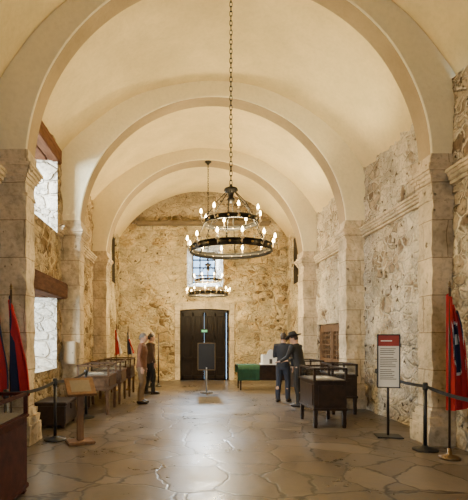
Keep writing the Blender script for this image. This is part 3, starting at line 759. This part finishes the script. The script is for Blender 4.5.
# ------------------------------------------------------------------ people
def bake(bm, voxel, m, name, parent, it=4):
    o = obj(name+'_build', bm, m)
    r = o.modifiers.new('r', 'REMESH'); r.mode = 'VOXEL'; r.voxel_size = voxel
    s = o.modifiers.new('s', 'SMOOTH'); s.factor = .5; s.iterations = it
    bpy.context.view_layer.update()
    me = bpy.data.meshes.new_from_object(o.evaluated_get(bpy.context.evaluated_depsgraph_get()))
    old = o.data; bpy.data.objects.remove(o); bpy.data.meshes.remove(old)
    me.name = name
    if not me.materials: me.materials.append(m)
    for p in me.polygons: p.use_smooth = True
    q = bpy.data.objects.new(name, me); C.objects.link(q); q.parent = parent
    return q
def person(x, y, rz, label, shirt, trousers, hair, hat=None, arms=('hang', 'hang'), pitch=.0, yaw=.0, lean=0., short=False, step=.0):
    T = thing('person', label, 'person', (x, y, 0), rz)
    LM = Matrix.Translation((0, 0, .95)) @ Matrix.Rotation(lean, 4, 'X') @ Matrix.Translation((0, 0, -.95))   # bends the trunk at the hips
    L = lambda p: LM @ Vector(p)
    HM = LM @ Matrix.Translation((0, 0, 1.47)) @ Matrix.Rotation(yaw, 4, 'Z') @ Matrix.Rotation(pitch-lean*.5, 4, 'X') @ Matrix.Translation((0, 0, -1.47))
    def arm(s, kind):
        sh = L((s*.185, .0, 1.415))
        if kind == 'hang': el, wr, d, l, n = (s*.235, .03, 1.13), (s*.24, -.05, .885), (0, -.12, -1), (0, -1, .1), (-s, 0, 0)
        elif kind == 'reach': el, wr, d, l, n = (s*.25, -.16, 1.18), (s*.17, -.40, 1.10), (-s*.1, -1, -.15), (-s, 0, 0), (0, -.1, -1)
        else: el, wr, d, l, n = (s*.25, -.06, 1.13), (s*.09, -.27, 1.22), (-s*.35, -.5, .8), (-s, -.2, -.2), (0, .8, .4)
        el = L(el) if kind != 'reach' else Vector(el)+(L(el)-Vector(el))*.6
        wr = L(wr) if kind != 'reach' else Vector(wr)+(L(wr)-Vector(wr))*.6
        return sh, el, wr, Vector(d).normalized(), Vector(l).normalized(), Vector(n).normalized()
    legs = {s: [(s*.09, .0, .92), (s*.10, -.03+s*step*.5, .50), (s*.105, .02+s*step, .085)] for s in (-1, 1)}
    bm = B()
    ell(bm, (0, -.01, 1.605), (.076, .095, .115), HM, 20, 14); ell(bm, (0, -.035, 1.54), (.054, .058, .058), HM)
    tube(bm, [HM @ Vector((0, -.098, 1.615)), HM @ Vector((0, -.118, 1.575)), HM @ Vector((0, -.10, 1.562))], [.009, .015, .012], 8)
    for s in (-1, 1): ell(bm, (s*.078, .005, 1.592), (.011, .022, .033), HM)
    tube(bm, [L((0, .015, 1.36)), L((0, .01, 1.45)), HM @ Vector((0, 0, 1.55))], [.075, .056, .054], 12)
    tube(bm, [(0, 0, .86), L((0, 0, 1.08)), L((0, 0, 1.30)), L((0, 0, 1.42)), L((0, .01, 1.46))], [(.14, .10), (.13, .09), (.155, .105), (.15, .08), (.06, .05)], 14, (1, 0, 0))
    for s, k in ((-1, arms[0]), (1, arms[1])):
        sh, el, wr, d, l, n = arm(s, k)
        tube(bm, [sh-Vector((s*.06, 0, 0)), sh, sh.lerp(el, .5), el, el.lerp(wr, .35), wr], [.045, .05, .043, .036, .037, .025], 10)
        tube(bm, [wr, wr+d*.03, wr+d*.065, wr+d*.095], [(.026, .019), (.034, .017), (.042, .015), (.036, .012)], 10, l)
        for o_, ln in ((.031, .066), (.011, .078), (-.010, .072), (-.030, .055)):
            p = wr+d*.085+l*o_
            tube(bm, [p, p+d*ln*.45+n*.004, p+d*ln*.78+n*.016, p+d*ln*.9+n*.030], [.0095, .009, .0085, .007], 7)
        p = wr+d*.03+l*.028
        tube(bm, [p, p+d*.022+l*.022+n*.006, p+d*.052+l*.03+n*.014], [.012, .0105, .008], 7)
        lg = legs[s]
        tube(bm, [(lg[0][0], 0, .95), lg[0], lg[1], (lg[2][0], (lg[1][1]+lg[2][1])/2+.03, .33), lg[2]], [.08, .085, .055, .055, .036], 12)
    bake(bm, .008, M['skin'], 'body', T, 2)
    for s in (-1, 1):
        bm = B(); ell(bm, (s*.031, -.093, 1.605), (.013, .008, .008), HM, 8, 6); obj('eye', bm, M['eye'], T, True)
    bm = B(); ell(bm, (0, -.089, 1.531), (.024, .007, .008), HM, 10, 6); obj('mouth', bm, M['lip'], T, True)
    bm = B(); ell(bm, (0, .008, 1.616), (.086, .102, .118), None, 22, 16)
    bmesh.ops.delete(bm, geom=[v for v in bm.verts if (v.co.y < -.045 and v.co.z < 1.655) or v.co.z < 1.545 or (abs(v.co.x) > .06 and v.co.y < .03 and v.co.z < 1.60)], context='VERTS')
    for v in bm.verts: v.co = HM @ v.co
    obj('hair', bm, M[hair], T, True)
    # shirt
    bm = B()
    tube(bm, [(0, 0, .86), (0, 0, .95), L((0, -.005, 1.10)), L((0, -.01, 1.28)), L((0, 0, 1.40)), L((0, .01, 1.455)), L((0, .01, 1.475))],
         [(.178, .135), (.172, .128), (.155, .115), (.180, .130), (.185, .105), (.10, .075), (.072, .066)], 18, (1, 0, 0))
    for s, k in ((-1, arms[0]), (1, arms[1])):
        sh, el, wr, d, l, n = arm(s, k)
        e = [sh-Vector((s*.08, 0, .01)), sh, sh.lerp(el, .5), el.lerp(sh, .12)] if short else [sh-Vector((s*.08, 0, .01)), sh, sh.lerp(el, .5), el, el.lerp(wr, .5), el.lerp(wr, .95)]
        tube(bm, e, [.065, .068, .060, .058] if short else [.065, .068, .060, .050, .046, .038], 12)
    bake(bm, .013, M[shirt], 'shirt', T, 4)
    bm = B()
    tube(bm, [(0, 0, .80), (0, 0, .88), (0, 0, .98)], [(.155, .12), (.172, .13), (.160, .118)], 16, (1, 0, 0))
    for s in (-1, 1):
        h, k, a = legs[s]
        tube(bm, [(h[0], 0, .90), (h[0]*1.02, -.01+s*step*.1, .78), k, (a[0], (k[1]+a[1])/2+.02, .30), (a[0], a[1], .07)], [.092, .092, .072, .066, .060], 14)
    bake(bm, .013, M[trousers], 'trousers', T, 3)
    for s in (-1, 1):
        a = legs[s][2]; bm = B()
        tube(bm, [(a[0], a[1]+.075, .035), (a[0], a[1]+.03, .05), (a[0], a[1]-.04, .05), (a[0]+s*.008, a[1]-.13, .035), (a[0]+s*.01, a[1]-.185, .025)], [(.03, .03), (.040, .05), (.043, .05), (.046, .036), (.028, .022)], 12, (1, 0, 0))
        for v in bm.verts: v.co.z = max(v.co.z, .0)
        obj('shoe', bm, M['shoe'], T, True)
    if hat:
        bm = B(); lathe(bm, [(.088, .0), (.17, -.012), (.185, .004), (.17, .0), (.092, .012), (.088, .07), (.075, .115), (.045, .125), (0, .112)], 24, (0, 0, 0))
        for v in bm.verts: v.co = HM @ Vector((v.co.x, v.co.y*1.12+.003, v.co.z+.03*(v.co.x/.18)**2*(1 if abs(v.co.x) > .1 else 0)+1.655))
        h = obj('hat', bm, M[hat], T, True)
        bm = B(); lathe(bm, [(.0925, .012), (.0925, .04)], 24)
        for v in bm.verts: v.co = HM @ Vector((v.co.x, v.co.y*1.12+.003, v.co.z+1.655))
        obj('hat_band', bm, M['black'], h, True)
    return T
person(PX(300, 10.5), 10.5, -2.3, 'person in dark jacket and dark brimmed hat leaning by the right display cases', 'charcoal', 'charcoal', 'hairb', 'charcoal', ('reach', 'reach'), .25, 0, .22)
person(PX(283, 11.3), 11.3, 2.6, 'person in dark top standing left of the one in the hat', 'navy', 'denim', 'hairb', None, ('hang', 'phone'), .15, .2, .05, step=.08)
person(-1.74, 11.0, 1.5, 'person in rust-brown top and khaki trousers facing the left display cases', 'rust', 'khaki', 'hairg', None, ('hang', 'hang'), .15, 0, .04)
person(-1.66, 12.9, 2.0, 'person in dark brown top by the deepest left display case', 'brownc', 'charcoal', 'hairb', None, ('hang', 'hang'), .1, 0, .03, step=.07)

# ------------------------------------------------------------------ light
def light(name, kind, loc, energy, col, size=.1, target=None, size_y=None, spot=None):
    l = bpy.data.lights.new(name, kind); l.energy = energy; l.color = col
    if kind == 'AREA':
        l.size = size
        if size_y: l.shape = 'RECTANGLE'; l.size_y = size_y
    else: l.shadow_soft_size = size
    if spot: l.spot_size = spot; l.spot_blend = .9
    o = bpy.data.objects.new(name, l); C.objects.link(o); o.location = loc
    if target: o.rotation_euler = (Vector(target)-Vector(loc)).to_track_quat('-Z', 'Y').to_euler()
    return o
W_ = (1.0, .78, .40)
light('chandelier_glow_near', 'POINT', (0, 6.9, 3.30), 310, W_, .2)
light('chandelier_glow_far', 'POINT', (.06, 13.95, 3.30), 780, (1, .77, .40), .2)
for s, e in ((-1, .20), (1, 1.0)):
    for y, k in ((8.6, 280), (12.2, 370), (15.6, 150)):
        light('cornice_uplight', 'SPOT', (XC+s*2.8, y, 4.4), k*e, (1, .83, .46), .12, (XC+s*.9, y, 7.2), None, 2.2)
light('entrance_fill', 'AREA', (0, -2.2, 2.2), 85, (1, .93, .79), 2.6, (0, 8, 2.8), 3.0)  # added soft fill behind the camera, placed at the entrance
light('left_upper_daylight', 'AREA', (XL-1.5, 7.9, 5.2), 1050, (1, .96, .88), 1.3, (XL, 9.4, 4.5))
light('left_lower_daylight', 'AREA', (XL-1.4, 7.7, 2.2), 520, (1, .95, .84), 1.3, (XL, 9.4, 1.7))
light('back_window_daylight', 'AREA', ((BW[0]+BW[1])/2-.3, YB+1.9, 5.3), 2400, (.85, .93, 1), .9, ((BW[0]+BW[1])/2, YB-2, 3.0))
w = bpy.data.worlds.new('world'); bpy.context.scene.world = w; w.use_nodes = True
bg = w.node_tree.nodes['Background']; bg.inputs[0].default_value = (.46, .72, 1, 1); bg.inputs[1].default_value = 4.2

# ------------------------------------------------------------------ camera
cam = bpy.data.cameras.new('camera'); co = bpy.data.objects.new('camera', cam); C.objects.link(co)
co.location = (CX, 0, CZ); co.rotation_euler = (PI/2, 0, 0)
cam.sensor_width = 36; cam.lens = F/500*36; cam.shift_x = (234-182)/500; cam.shift_y = (338-250)/500
cam.clip_start = .05; cam.clip_end = 200
bpy.context.scene.camera = co
